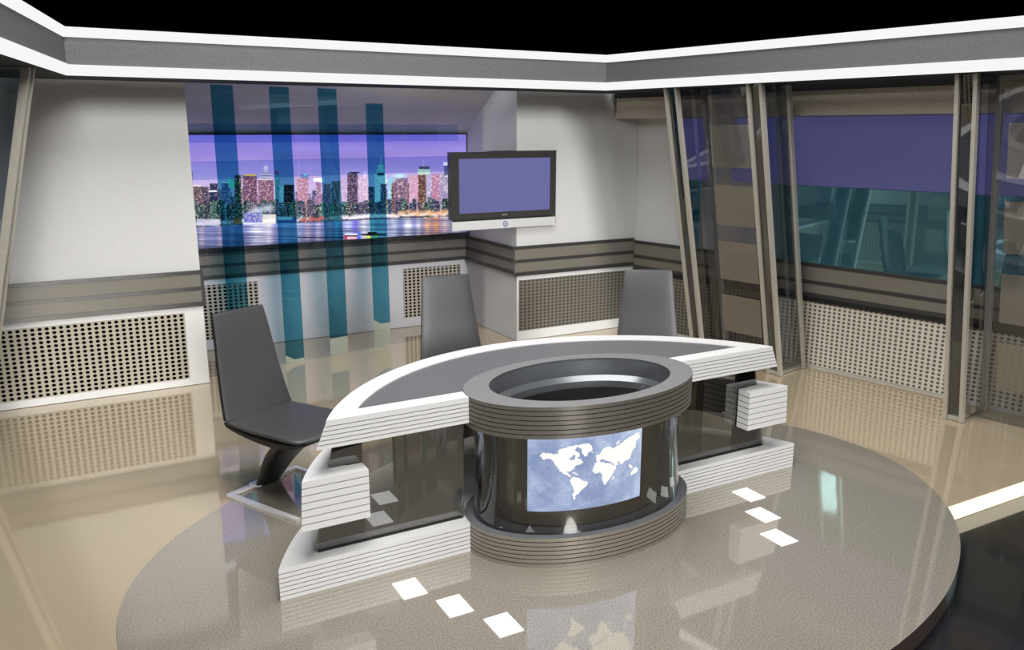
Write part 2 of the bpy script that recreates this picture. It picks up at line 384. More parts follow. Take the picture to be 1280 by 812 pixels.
def paint_city():
    """night skyline, painted in display colours; x = 0..360, y = 0..150 picture units, 2 texels each"""
    S = 2; W, H = 362, 150; X0, Y0 = 232, 164
    rng = np.random.default_rng(7)
    img = np.zeros((H * S, W * S, 3))
    ys = (np.arange(H * S) / S + Y0)[:, None]; xs = (np.arange(W * S) / S + X0)[None]
    # sky
    t = np.clip((ys - 166) / 75., 0, 1)
    top = np.array([118, 108, 214.]); mid = np.array([150, 130, 212.]); low = np.array([205, 190, 232.])
    sky = np.where(t[..., None] < .4, top + (mid - top) * (t[..., None] / .4), mid + (low - mid) * ((t[..., None] - .4) / .6))
    img[:] = sky
    img += (smooth_noise(H * S, W * S, 14, 5, rng)[..., None] - .5) * 16
    def R(x0, x1, y0, y1, col, a=1.):
        i0, i1 = int((y0 - Y0) * S), int((y1 - Y0) * S); j0, j1 = int((x0 - X0) * S), int((x1 - X0) * S)
        i0 = max(0, i0); j0 = max(0, j0)
        if i1 <= i0 or j1 <= j0: return
        img[i0:i1, j0:j1] = img[i0:i1, j0:j1] * (1 - a) + np.array(col, float) * a
    shore = lambda x: 283.5 - (x - 240) * .040
    def bld(x0, x1, y0, col, lit, dens=.35, y1=None, win=2):
        y1 = y1 or shore(x0) + 1
        R(x0, x1, y0, y1, col)
        i0, i1 = int((y0 - Y0) * S), int((y1 - Y0) * S); j0, j1 = int((x0 - X0) * S), int((x1 - X0) * S)
        for i in range(max(i0 + 1, 0), i1, 3):
            for j in range(max(j0, 0), j1, 3):
                if rng.random() < dens * 1.25:
                    c = np.array(lit, float) * (.7 + .6 * rng.random()) + rng.normal(0, 26, 3)
                    img[i:i + 1 + (rng.random() < .7), j:min(j + 1 + (rng.random() < .6), j1)] = c
        if x1 - x0 > 5:   # lit edge
            img[max(i0, 0):i1, j1 - 1:j1] = img[max(i0, 0):i1, j1 - 1:j1] * .5 + np.array(lit, float) * .4
    def glow(x, y, r, col, a=1., ry=None):
        ry = ry or r
        g = np.exp(-(((xs - x) / r) ** 2 + ((ys - y) / ry) ** 2))[..., None] * a
        img[:] = img * (1 - np.clip(g, 0, 1)) + np.array(col, float) * np.clip(g, 0, 1)
    # haze of light behind the towers
    for x in range(240, 590, 14): glow(x, 250, 15, (200, 170, 220), .35, 26)
    A = lambda v: 240 + v / 7.061
    Bx = lambda v: 400 + v / 7.061
    Y = lambda v: 200 + v / 7.061
    # far row
    for k in range(70):
        x = 238 + k * 5 + rng.random() * 3; w = 3 + rng.random() * 4
        c = [(95, 80, 130), (120, 95, 140), (70, 80, 120), (150, 120, 160)][k % 4]
        bld(x, x + w, 236 + rng.random() * 12, c, (235, 200, 210), .3)
    L = [(A(-30), A(10), 215, (80, 70, 100), (240, 210, 190), .4), (A(10), A(90), Y(225), (92, 72, 88), (250, 215, 180), .45), (A(90), A(150), Y(240), (70, 62, 90), (220, 180, 170), .3),
         (A(160), A(232), Y(210), (40, 44, 78), (180, 160, 200), .3), (A(268), A(340), Y(205), (100, 96, 150), (200, 200, 230), .35),
         (A(378), A(440), Y(135), (60, 60, 70), (250, 220, 120), .35), (A(455), A(578), Y(135), (96, 66, 96), (240, 180, 190), .5),
         (A(588), A(725), Y(180), (120, 82, 110), (255, 205, 200), .55), (A(735), A(778), Y(125), (90, 150, 170), (220, 255, 255), .5),
         (A(778), A(815), Y(230), (190, 205, 225), (250, 250, 255), .4), (A(815), A(902), Y(220), (42, 34, 48), (220, 150, 130), .25),
         (A(925), A(1032), Y(165), (176, 120, 150), (255, 215, 205), .5), (A(1095), A(1142), Y(200), (150, 110, 150), (240, 200, 220), .4),
         (A(1165), A(1228), Y(215), (110, 84, 120), (250, 190, 180), .4),
         (Bx(108), Bx(178), Y(190), (66, 70, 96), (190, 220, 230), .35), (Bx(178), Bx(246), Y(160), (188, 160, 205), (250, 225, 240), .4),
         (Bx(246), Bx(336), Y(118), (74, 54, 84), (215, 190, 205), .42), (Bx(340), Bx(430), Y(150), (205, 170, 205), (255, 235, 240), .45),
         (Bx(430), Bx(485), Y(240), (60, 60, 100), (190, 180, 220), .3), (Bx(485), Bx(592), Y(130), (200, 222, 235), (255, 255, 255), .5),
         (Bx(538), Bx(592), Y(215), (50, 60, 96), (160, 190, 220), .3), (Bx(600), Bx(660), Y(158), (130, 190, 225), (240, 255, 255), .5),
         (Bx(632), Bx(790), Y(205), (84, 56, 66), (250, 200, 190), .5), (Bx(660), Bx(780), Y(160), (120, 90, 120), (255, 225, 225), .45),
         (Bx(790), Bx(870), Y(140), (205, 150, 180), (255, 215, 220), .4), (Bx(872), Bx(940), Y(130), (96, 66, 66), (255, 200, 170), .42),
         (Bx(940), Bx(980), Y(130), (170, 160, 200), (240, 240, 255), .4), (Bx(988), Bx(1060), Y(128), (180, 120, 150), (255, 215, 225), .45),
         (Bx(1064), Bx(1140), Y(130), (150, 130, 170), (255, 255, 255), .5), (Bx(1140), Bx(1220), Y(190), (110, 90, 130), (240, 220, 230), .4),
         (Bx(1220), Bx(1330), Y(150), (120, 100, 150), (240, 220, 230), .4)]
    for x0, x1, y0, c, l, d in L: bld(x0, x1, y0, c, l, d)
    # tower tops
    i = np.arange(22)
    for k in i: R(A(322), A(322 + k * 2.6), Y(140 + k * 2.2), Y(250), (110, 225, 205), .12)
    R(A(325), A(378), Y(175), Y(250), (90, 220, 190), .8)
    R(A(460), A(570), Y(130), Y(142), (250, 200, 70))
    R(A(612), A(700), Y(120), Y(180), (150, 130, 165)); R(A(632), A(672), Y(85), Y(120), (190, 180, 205)); glow(A(652), Y(68), 2.4, (255, 250, 235))
    for yy in (125, 150, 172): R(A(605), A(705), Y(yy), Y(yy + 7), (250, 245, 245))
    glow(A(748), Y(108), 2.2, (235, 30, 100))
    R(A(960), A(1032), Y(128), Y(165), (120, 130, 190)); R(A(990), A(1020), Y(124), Y(140), (120, 235, 240))
    R(A(1075), A(1165), Y(160), Y(192), (250, 252, 255)); R(Bx(0), Bx(35), Y(160), Y(200), (250, 252, 255))
    R(A(270), A(335), Y(196), Y(208), (240, 245, 255)); R(A(10), A(88), Y(225), Y(236), (250, 235, 220)); R(A(150), A(225), Y(270), Y(285), (235, 240, 250))
    R(Bx(262), Bx(352), Y(106), Y(118), (60, 44, 70)); 
    for k in range(10): R(Bx(400 - 2 * (10 - k) * .5), Bx(402 + (10 - k)), Y(160 - 6 * (10 - k)), Y(160), (235, 215, 240), .35)
    R(Bx(500), Bx(578), Y(85), Y(130), (170, 225, 205)); R(Bx(515), Bx(562), Y(45), Y(85), (190, 235, 215)); R(Bx(538), Bx(544), Y(-30), Y(45), (200, 225, 230))
    R(Bx(505), Bx(570), Y(115), Y(138), (40, 60, 110))
    glow(Bx(700), Y(140), 8, (190, 250, 255), .9, 2.6); glow(Bx(580), Y(185), 1.8, (255, 240, 250))
    R(Bx(868), Bx(975), Y(82), Y(132), (185, 215, 190)); R(Bx(878), Bx(968), Y(60), Y(82), (70, 80, 110)); R(Bx(912), Bx(917), Y(0), Y(60), (220, 220, 230))
    R(Bx(1094), Bx(1136), Y(22), Y(52), (255, 255, 250)); R(Bx(1098), Bx(1134), Y(52), Y(132), (90, 95, 140))
    # low mixed rows
    cols = [(38, 58, 66), (60, 84, 84), (74, 66, 88), (48, 54, 90), (90, 74, 92)]
    for k in range(64):
        x = 236 + k * 5.6 + rng.random() * 3
        x0 = x; xx = x - 240
        yb = 250 + rng.random() * 8 - (xx * .012)
        c = cols[rng.integers(5)]
        if x < 306 or 398 < x < 428: c = [(32, 56, 62), (56, 96, 84), (40, 62, 80)][rng.integers(3)]
        bld(x, x + 4 + rng.random() * 5, yb, c, [(230, 235, 190), (240, 200, 190), (170, 220, 220)][rng.integers(3)], .38)
    # waterside glow
    for x in np.arange(238, 592, 3.2):
        y = shore(x) - 4 + rng.normal(0, 1)
        if x < 300: c, r = (230, 205, 215), .55
        elif x < 345: c, r = (255, 250, 255), .8
        elif x < 425: c, r = ((240, 90, 80) if rng.random() < .4 else (255, 225, 220)), .6
        elif x < 490: c, r = (255, 240, 245), .95
        else: c, r = ((255, 165, 100) if rng.random() < .4 else (255, 240, 225)), .95
        glow(x, y, 3.0, c, r, 2.1)
    for x in np.arange(500, 590, 4): glow(x, shore(x) - 7 + rng.normal(0, 1), 4.0, (255, 175, 110), .5, 2.2)
    # ships
    glow(322, 263, 9, (215, 235, 255), .75, 4.5); glow(334, 260, 8, (230, 245, 255), .7, 4); glow(314, 266, 5, (200, 225, 250), .6, 3)
    R(305, 328, 266, 281, (110, 115, 200)); bld(307, 327, 266, (100, 105, 185), (255, 255, 255), .5, 276); R(304, 328, 278, 281.5, (215, 215, 255))
    R(328, 345, 268, 281, (255, 245, 230), .8)
    R(345, 371, 272, 281.5, (70, 100, 160)); R(347, 366, 271, 275, (200, 225, 240), .8); R(345, 373, 280, 282, (20, 24, 50))
    R(246, 275, 274, 282, (220, 215, 240), .75); R(246, 268, 282.5, 284, (30, 30, 40)); R(292, 302, 272, 280, (200, 90, 40), .7)
    R(440, 462, 268, 272, (235, 255, 250), .5); R(428, 452, 274.5, 276, (20, 30, 50), .8); R(500, 528, 270.5, 272, (60, 40, 60), .7)
    # water
    sh = 283.5 - (xs - 240) * .040
    wmask = (ys > sh)
    base = np.array([92, 100, 158.])
    dpt = np.clip((ys - sh) / 26, 0, 1)[..., None]
    wcol = base * (1.25 - .45 * dpt) + np.zeros_like(img)
    streak = smooth_noise(H * S, W * S, 150, 9, rng)[..., None]
    def col_refl(x, w, c, a):
        nonlocal wcol
        g = (np.exp(-((xs - x) / w) ** 2) * a)[..., None] * (.35 + .9 * streak) * (1 - .45 * dpt)
        g = np.clip(g, 0, 1)
        wcol = wcol * (1 - g) + np.array(c, float) * g
    for x, w, c, a in ((322, 12, (250, 245, 255), 1.), (336, 6, (255, 235, 240), .9), (252, 4, (250, 220, 170), .6), (275, 4, (255, 200, 180), .4), (290, 3, (220, 210, 255), .4),
                       (357, 8, (170, 185, 235), .8), (385, 5, (250, 190, 190), .6), (398, 4, (250, 230, 230), .6), (412, 4, (240, 190, 200), .6), (421, 3, (110, 220, 240), .7),
                       (436, 8, (200, 210, 245), .8), (444, 4, (110, 70, 245), .7), (372, 9, (175, 200, 235), .7), (262, 14, (150, 150, 190), .5), (455, 6, (255, 245, 240), .95), (466, 6, (190, 250, 245), .95), (478, 8, (190, 235, 240), .9), (492, 6, (230, 245, 245), .8),
                       (510, 6, (255, 255, 250), .9), (523, 4, (255, 240, 230), .7), (534, 5, (255, 180, 110), .95), (545, 6, (255, 150, 80), .95), (556, 5, (250, 200, 170), .8), (570, 10, (235, 190, 190), .7)):
        col_refl(x, w, c, a)
    wcol = wcol * (.72 + .50 * streak)
    img = np.where(wmask[..., None], wcol, img)
    # little boats
    def R2(x0, x1, y0, y1, col, a=1.):
        i0, i1 = int((y0 - Y0) * S), int((y1 - Y0) * S); j0, j1 = int((x0 - X0) * S), int((x1 - X0) * S)
        img[i0:i1, j0:j1] = img[i0:i1, j0:j1] * (1 - a) + np.array(col, float) * a
    R2(372, 430, 296, 297.5, (14, 14, 40)); R2(431, 447, 292, 294, (255, 240, 250)); R2(431, 447, 294, 295.5, (20, 10, 40)); R2(433, 446, 296, 299, (255, 180, 190)); R2(431, 434, 295, 299, (235, 20, 60))
    R2(452, 483, 292.5, 294.5, (12, 14, 20)); R2(460, 471, 290, 293, (16, 16, 20)); R2(458, 464, 295, 298, (230, 235, 60)); R2(466, 472, 294.5, 297, (220, 230, 70)); R2(448, 451, 289, 299, (60, 110, 255), .7)
    g = img.mean(-1, keepdims=True); img = g + (img - g) * .84
    img = (img + np.roll(img, 1, 1) * .5 + np.roll(img, -1, 1) * .5) / 2
    img = np.clip((img - 128) * 1.08 + 128, 0, 255) / 255.
    return img, X0, Y0, S

def srgb2lin(a): return np.where(a <= .04045, a / 12.92, ((a + .055) / 1.055) ** 2.4)

def grid_picture(name, nx, ny, P, colors, mat, parent=None, smooth=False):
    """P: (ny+1, nx+1, 3) points; colors the same grid, linear rgb"""
    me = bpy.data.meshes.new(name)
    verts = P.reshape(-1, 3)
    idx = np.arange((ny + 1) * (nx + 1)).reshape(ny + 1, nx + 1)
    q = np.stack([idx[:-1, :-1], idx[:-1, 1:], idx[1:, 1:], idx[1:, :-1]], -1).reshape(-1, 4)
    me.vertices.add(len(verts)); me.vertices.foreach_set('co', verts.ravel().astype(np.float32))
    me.loops.add(len(q) * 4); me.loops.foreach_set('vertex_index', q.ravel().astype(np.int32))
    me.polygons.add(len(q)); me.polygons.foreach_set('loop_start', (np.arange(len(q)) * 4).astype(np.int32))
    me.update(calc_edges=True)
    ca = me.color_attributes.new('picture', 'FLOAT_COLOR', 'POINT')
    c4 = np.concatenate([colors.reshape(-1, 3), np.ones((len(verts), 1))], 1)
    ca.data.foreach_set('color', c4.ravel().astype(np.float32))
    me.materials.append(mat)
    me.validate()
    if smooth: me.polygons.foreach_set('use_smooth', [True] * len(q))
    o = bpy.data.objects.new(name, me); C.objects.link(o)
    if parent is not None: o.parent = parent
    return o

img, PX0, PY0, PS = paint_city()
nx, ny = 640, 210
U0, U1, Z0, Z1 = .70, 3.945, .985, 2.02
us = np.linspace(U0, U1, nx + 1)[None] + np.zeros((ny + 1, 1)); zs = np.linspace(Z0, Z1, ny + 1)[:, None] + np.zeros((1, nx + 1))
w = HM[6] * us + HM[7] * zs + 1
px = (HM[0] * us + HM[1] * zs + HM[2]) / w; py = (HM[3] * us + HM[4] * zs + HM[5]) / w
ii = np.clip(((py - PY0) * PS), 0, img.shape[0] - 1.01); jj = np.clip(((px - PX0) * PS), 0, img.shape[1] - 1.01)
i0 = ii.astype(int); j0 = jj.astype(int); fi = (ii - i0)[..., None]; fj = (jj - j0)[..., None]
col = (img[i0, j0] * (1 - fi) * (1 - fj) + img[i0 + 1, j0] * fi * (1 - fj) + img[i0, j0 + 1] * (1 - fi) * fj + img[i0 + 1, j0 + 1] * fi * fj)
P = np.stack([us, np.full_like(us, 8.16), zs], -1)
mural = thing('city_mural', 'wide backlit night skyline picture over water filling the niche behind glass', 'mural', (0, 0, 0))
o = grid_picture('picture', nx, ny, P, srgb2lin(col), M['mural'], mural)
bm = B()
box(bm, U0 - .02, U1 + .01, 8.162, 8.198, Z0 - .02, Z1 + .02)
box(bm, U0 - .02, U1 + .01, 8.135, 8.165, Z0 - .035, Z0 - .001)
box(bm, U0 - .02, U1 + .01, 8.145, 8.165, Z1 + .001, Z1 + .014)
link('frame', bm, M['black'], mural)

# ------------------------------------------------------------------ glass partition in front of the niche
GP = Vector((1.0, 7.237, 0)); GD = Vector((.984, .177, 0)); GN = Vector((.177, -.984, 0))
def G(s, d, z):
    p = GP + GD * s + GN * d
    return (p.x, p.y, z)
part = thing('glass_partition', 'clear glass wall standing across the niche in front of the city picture', 'glass wall')
bm = B(); vs = [bm.verts.new(G(s, 0, z)) for s, z in ((.02, 0), (2.98, 0), (2.98, 2.28), (.02, 2.28))]; bm.faces.new(vs)
link('glass_sheet', bm, M['clear_glass'], part)
for z0, z1, e in ((1.665, 1.815, 2.60), (1.96, 2.115, 2.68)):  # blue tint bands stand in for reflections seen in the glass
    bm = B(); vs = [bm.verts.new(G(s, .004, z)) for s, z in ((.02, z0), (e, z0), (e, z1), (.02, z1))]; bm.faces.new(vs)
    tag(link('reflection_tint_band', bm, M['reflection_band'], part), 'pale blue horizontal band standing in for a reflection in the glass')
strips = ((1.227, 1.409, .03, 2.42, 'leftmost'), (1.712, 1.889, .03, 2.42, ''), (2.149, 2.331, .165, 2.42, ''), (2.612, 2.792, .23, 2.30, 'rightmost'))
labels = ['leftmost tall teal glass strip, rising behind the black chair with the visible seat', 'second tall teal glass strip from the left in the niche',
          'third tall teal glass strip from the left in the niche', 'rightmost tall teal glass strip, nearest the chair by the niche corner']
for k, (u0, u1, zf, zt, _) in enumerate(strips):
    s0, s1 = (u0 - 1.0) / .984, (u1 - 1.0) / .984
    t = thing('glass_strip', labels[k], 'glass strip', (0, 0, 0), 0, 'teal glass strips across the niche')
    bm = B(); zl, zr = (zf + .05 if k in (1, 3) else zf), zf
    vs = [bm.verts.new(G(s, .02, z)) for s, z in ((s0, zl), (s0 + (s1 - s0) * .45, zf), (s1, zr), (s1, zt), (s0, zt))]
    bm.faces.new(vs); link('teal_pane', bm, M['teal_glass'], t)
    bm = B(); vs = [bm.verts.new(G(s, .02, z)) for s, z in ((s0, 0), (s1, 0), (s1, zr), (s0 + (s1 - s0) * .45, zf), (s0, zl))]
    bm.faces.new(vs); link('pale_reflection_pane', bm, M['strip_reflection'], t)  # pale lower pane: a reflection at the strip's bottom, put into its colour

# ------------------------------------------------------------------ beam ring
beam = thing('lighting_beam', 'dark grey overhead beam with two white glowing strips running around the set', 'beam', (0, 0, 0))
def beam_pts(d, z):
    """corner points of the ring, pushed outward (away from the stage) by d"""
    c, s = .9811, .1934
    h = 2.103
    k = d * math.tan(math.radians((90 - 11.15) / 2))
    L = 5.6
    rc = Vector((CU + h + k * .985, 6.282 + d, z)); rd = Vector((.1934, -.9811, 0))
    re = rc + rd * (L + d * .8)
    return [(2 * CU - re.x, re.y, z), (2 * CU - rc.x, rc.y, z), (rc.x, rc.y, z), (re.x, re.y, z)]
def beam_seg(bm, d0, d1, z0, z1, mi=0):
    r = [beam_pts(d0, z0), beam_pts(d0, z1), beam_pts(d1, z1), beam_pts(d1, z0)]
    V = [[bm.verts.new(p) for p in q] for q in r]
    for i in range(4):
        j = (i + 1) % 4
        for k in range(3):
            f = bm.faces.new((V[i][k], V[i][k + 1], V[j][k + 1], V[j][k])); f.material_index = mi
    for k in (0, 3):
        f = bm.faces.new([V[i][k] for i in range(4)]); f.material_index = mi
bm = B(); beam_seg(bm, .02, .50, 2.425, 2.70); link('fascia', bm, M['beam'], beam)
bm = B(); beam_seg(bm, .03, .52, 2.405, 2.424); link('underside', bm, M['beam_under'], beam)
bm = B(); beam_seg(bm, 0, .03, 2.405, 2.472); tag(link('light_strip', bm, M['beam_light'], beam), 'lower white glowing strip')
bm = B(); beam_seg(bm, 0, .03, 2.642, 2.704); tag(link('light_strip', bm, M['beam_light'], beam), 'upper white glowing strip')

# ------------------------------------------------------------------ slanted truss posts with glass
LEAN = .212
def post(W, sc, label, d0=.49, LEAN=.205, ztop=2.404):
    t = thing('metal_post', label, 'post', W(sc, .29, 0), 0, 'slanted metal truss posts')
    inv = Vector(W(sc, .29, 0))
    F = lambda s, d, z: tuple(Vector(W(s, d, z, LEAN)) - inv)
    for s in (-.056, .056):
        for d, nm in ((d0, 'front_flange'), (.10, 'rear_flange')):
            bm = B(); box(bm, sc + s - .0125, sc + s + .0125, d - .022, d + .022, 0, ztop, F); link(nm, bm, M['post'], t)
    for d in (d0 - .015, .085):
        bm = B(); box(bm, sc - .0435, sc + .0435, d - .006, d + .006, .0, ztop, F); link('web', bm, M['post_dark'], t)
    for s in (-.05, .05):
        bm = B(); vs = [bm.verts.new(F(sc + s, d, z)) for d, z in ((.123, .02), (d0 - .023, .02), (d0 - .023, ztop - .01), (.123, ztop - .01))]; bm.faces.new(vs)
        link('side_glass', bm, M['post_glass'], t)
    bm = B(); box(bm, sc - .04, sc + .04, .085, d0 + .01, .0005, .035, F); link('foot_plate', bm, M['post'], t)
    return t
PV = (5.86, 5.06, 3.58, 2.79)
names = ['the far right corner and the tiled glass, partly behind the right chair', 'the right end of the desk and the teal wall glass', 'the right edge of the floor, largest in view', 'the right frame edge beyond the large post']
post(WR, s_of(PV[0]), 'slanted metal truss post farthest back on the right, by the rightmost chair', .465, .232)
post(WR, s_of(PV[1]), 'slanted metal truss post just past the right tip of the desk', .467, .235)
post(WR, s_of(PV[2]), 'near slanted metal truss post standing free on the beige floor at right', .50, .192)
post(WR, s_of(PV[3]), 'slanted metal truss post past the right frame edge', .50, .192)
post(WL, s_of(PV[0]), 'slanted dark metal truss post cut by the left frame edge', .465, .232)
post(WL, s_of(PV[1]), 'slanted metal truss post past the left frame edge')

def tile_screen(W, v0, v1, label):
    sa, sb = s_of(v0) + .07, s_of(v1) - .07
    t = thing('tiled_glass_screen', label, 'glass screen')
    F = lambda s, d, z: W(s, d, z, LEAN)
    bm = B(); vs = [bm.verts.new(F(s, .30, z)) for s, z in ((sa, .0), (sb, .0), (sb, 2.40), (sa, 2.40))]; bm.faces.new(vs)
    link('glass_sheet', bm, M['sheet_glass'], t)
    sm = (s_of(v0) + s_of(v1)) / 2
    hw = min(.198, (sb - sa) / 2 - .03)
    for z0 in (.267, .762, 1.254, 1.755):
        bm = B(); box(bm, sm - hw, sm + hw, .308, .316, z0, z0 + .352, F)
        link('glass_tile', bm, M['tile_glass'], t)
    return t
tile_screen(WR, PV[0], PV[1], 'leaning smoky glass screen with square tiles between the two far right posts')
tile_screen(WR, PV[2], PV[3], 'leaning smoky glass screen with square tiles at the right frame edge')
tile_screen(WL, PV[0], PV[1], 'leaning smoky glass screen with square tiles past the left frame edge')

# ------------------------------------------------------------------ monitor
tv = thing('wall_monitor', 'flat monitor with blue screen, dark bezel and silver bar, half sunk in the wall corner', 'monitor', (3.80, 7.05, 1.14))
def TV(x, y, z): return (x - 3.80, y - 7.05, z - 1.14)
tx0, tx1, tz0, tz1 = 3.24, 4.362, 1.248, 1.866
bm = B(); box(bm, tx0, tx1, 7.035, 7.10, tz0, tz1, TV); link('housing', bm, M['tv_bezel'], tv)
sx0, sx1, sz0, sz1 = 3.320, 4.303, 1.306, 1.806
bm = B()
for a0, a1, b0, b1 in ((tx0, tx1, tz0, sz0), (tx0, tx1, sz1, tz1), (tx0, sx0, sz0, sz1), (sx1, tx1, sz0, sz1)):
    box(bm, a0, a1, 7.025, 7.0349, b0, b1, TV)
link('bezel', bm, M['tv_bezel'], tv)
bm = B(); box(bm, sx0, sx1, 7.030, 7.0349, sz0, sz1, TV); link('screen', bm, M['tv_screen'], tv)
bm = B(); box(bm, tx0, tx1, 7.018, 7.085, 1.150, 1.232, TV); bar = link('speaker_bar', bm, M['tv_silver'], tv)
bm = B(); box(bm, tx0 + .03, tx1 - .03, 7.04, 7.08, 1.232, 1.2479, TV); link('neck', bm, M['black'], tv)
bm = B()
def disc(bm, cx, cz, r, y0, y1, n=28, f=TV):
    a = [bm.verts.new(f(cx + r * math.cos(2 * math.pi * k / n), y0, cz + r * math.sin(2 * math.pi * k / n))) for k in range(n)]
    b = [bm.verts.new(f(cx + r * math.cos(2 * math.pi * k / n), y1, cz + r * math.sin(2 * math.pi * k / n))) for k in range(n)]
    for k in range(n): bm.faces.new((a[k], a[(k + 1) % n], b[(k + 1) % n], b[k]))
    bm.faces.new(a); bm.faces.new(b[::-1])
disc(bm, 3.80, 1.191, .027, 7.013, 7.0179); bd = link('round_badge', bm, M['tv_blue'], bar)
bm = B(); disc(bm, 3.80, 1.191, .0185, 7.0095, 7.0129); link('badge_ring', bm, M['tv_silver'], bar)
bm = B(); disc(bm, 3.80, 1.191, .010, 7.0065, 7.0094); link('badge_centre', bm, M['tv_blue'], bar)
bm = B()   # tiny light lettering centred under the picture, too small to read
for k in range(4):
    x = 3.772 + k * .015
    box(bm, x, x + .003, 7.0235, 7.0249, 1.272, 1.284, TV)
    box(bm, x + .003, x + .010, 7.0235, 7.0249, 1.272 + (k % 3) * .004, 1.2755 + (k % 3) * .004, TV)
link('lettering', bm, M['tv_silver'], tv)
bm = B(); box(bm, 3.69, 4.40, 7.06, 7.22, 1.8661, 1.8715, TV); link('mounting_plate', bm, M['black'], tv)
bm = B(); box(bm, 4.05, 4.20, 7.10, 7.258, 1.42, 1.70, TV); link('wall_bracket', bm, M['black'], tv)

# ------------------------------------------------------------------ desk
FV = 3.434; AC = 2.784; DW = 2.31
ERA, ERB = .652, .422
def halfw(R, v): return math.sqrt(max(R * R - (v - AC) ** 2, 0))
def arc_pts(R, v0, n=64, rev=False):
    """from the left front corner over the back to the right front corner"""
    a0 = math.acos(-halfw(R, v0) / R) ; a1 = math.pi - a0
    pts = [(DW + R * math.cos(a0 + (a1 - a0) * k / n), AC + R * math.sin(a0 + (a1 - a0) * k / n)) for k in range(n + 1)]
    return pts
def ell_notch(v0, n=40, a=ERA, b=ERB):
    """right to left over the back half of the drum, between the two crossings of the line v=v0"""
    s = (v0 - CV) / b
    t0 = math.asin(s)
    t1 = math.pi - t0
    return [(CU + a * math.cos(t0 + (t1 - t0) * k / n), CV + b * math.sin(t0 + (t1 - t0) * k / n)) for k in range(n + 1)]
def slab(R, v0, n=64):
    return arc_pts(R, v0, n) + ell_notch(v0)
def layered(bm, R0, R1, v0, z0, z1, nl, g=.0038, inset=.006, fn=slab):
    h = (z1 - z0 - g * (nl - 1)) / nl
    z = z0
    for k in range(nl):
        ra = R0 + (R1 - R0) * (z - z0) / (z1 - z0); rb = R0 + (R1 - R0) * (z + h - z0) / (z1 - z0)
        prism(bm, fn(ra, v0), fn(rb, v0), z, z + h, 0, off=(CU, CV))
        z += h
        if k < nl - 1:
            rr = R0 + (R1 - R0) * (z - z0) / (z1 - z0) - inset
            prism(bm, fn(rr, v0 + inset), fn(rr, v0 + inset), z - .0002, z + g + .0002, 1, off=(CU, CV))
            z += g
desk = thing('news_desk', 'half-moon white news desk with grooved edges and grey top on the oval platform', 'desk', (CU, CV, 0))
WM = [M['white'], M['groove']]
bm = B(); layered(bm, 1.545, 1.500, FV, .680, .800, 6); link('desktop', bm, WM, desk)
# rim and inlay on top
RI, FI = 1.392, 3.528
outer = arc_pts(1.499, FV, 64); inner = arc_pts(RI, FI, 64)
nt_out = [p for p in ell_notch(FV) ]
# rim polygon: outer arc, then front-right edge to the drum, up the drum to the inner front line, back along it to the right, inner arc reversed, then left side
def ell_pt(v, sgn): 
    s = (v - CV) / ERB; return (CU + sgn * ERA * math.sqrt(1 - s * s), v)
nn = 6
rise_r = [ell_pt(FV + (FI - FV) * k / nn, 1) for k in range(nn + 1)]
rise_l = [ell_pt(FI + (FV - FI) * k / nn, -1) for k in range(nn + 1)]
bm = B()
rimp = outer + rise_r + inner[::-1] + rise_l
prism(bm, rimp, rimp, .8003, .810, 0, off=(CU, CV)); link('desk_rim', bm, M['white'], desk)
bm = B()
inl = arc_pts(RI - .0015, FI + .0015, 64) + ell_notch(FI + .0015)
prism(bm, inl, inl, .8003, .8045, 0, off=(CU, CV)); tag(link('desk_inlay', bm, M['inlay'], desk), 'smooth grey inlay')
# dark shadow joint along the inlay front
for sgn in (-1, 1):
    bm = B()
    a = CU + sgn * (halfw(RI, FI) - .02); b = CU + sgn * (ERA + .005)
    box(bm, min(a, b) - CU, max(a, b) - CU, FI + .002 - CV, FI + .014 - CV, .8046, .8056)
    link('joint', bm, M['groove'], desk)
bm = B(); layered(bm, 1.727, 1.727, FV, .0005, .150, 7); link('plinth', bm, WM, desk)
# plinth top face with the black channel the glass stands in
bm = B(); pt_ = slab(1.726, FV); prism(bm, pt_, pt_, .1501, .155, off=(CU, CV)); link('plinth_top', bm, M['white'], desk)
for sgn in (-1, 1):
    bm = B()
    a = CU + sgn * 1.40; b = CU + sgn * (ERA + .005)
    box(bm, min(a, b) - CU, max(a, b) - CU, 3.502 - CV, 3.540 - CV, .1551, .160)
    link('glass_channel', bm, M['black'], desk)
# smoked glass front panes, slanted outer ends
for sgn in (-1, 1):
    bm = B()
    q = ((DW + sgn * 1.415, .160), (DW + sgn * 1.300, .680), (CU + sgn * (ERA - .005), .680), (CU + sgn * (ERA - .005), .160))
    vs = [bm.verts.new((x - CU, 3.512 - CV, z)) for x, z in q]; bm.faces.new(vs)
    link('glass_pane', bm, M['desk_glass'], desk)
# dark end columns
for sgn in (-1, 1):
    def col(x0, x1, y0, y1, z0, z1, xt0, xt1):
        bm = B(); vs = []
        for z, a, b in ((z0, x0, x1), (z1, xt0, xt1)):
            for x, y in ((a, y0), (b, y0), (b, y1), (a, y1)): vs.append(bm.verts.new((DW + sgn * x - CU, y - CV, z)))
        for f in ((0, 3, 2, 1), (4, 5, 6, 7), (0, 1, 5, 4), (1, 2, 6, 5), (2, 3, 7, 6), (3, 0, 4, 7)): bm.faces.new([vs[i] for i in f])
        return bm
    link('end_column', col(1.405, 1.165, 3.516, 3.536, .1552, .680, 1.295, 1.165), M['black_gloss'], desk)
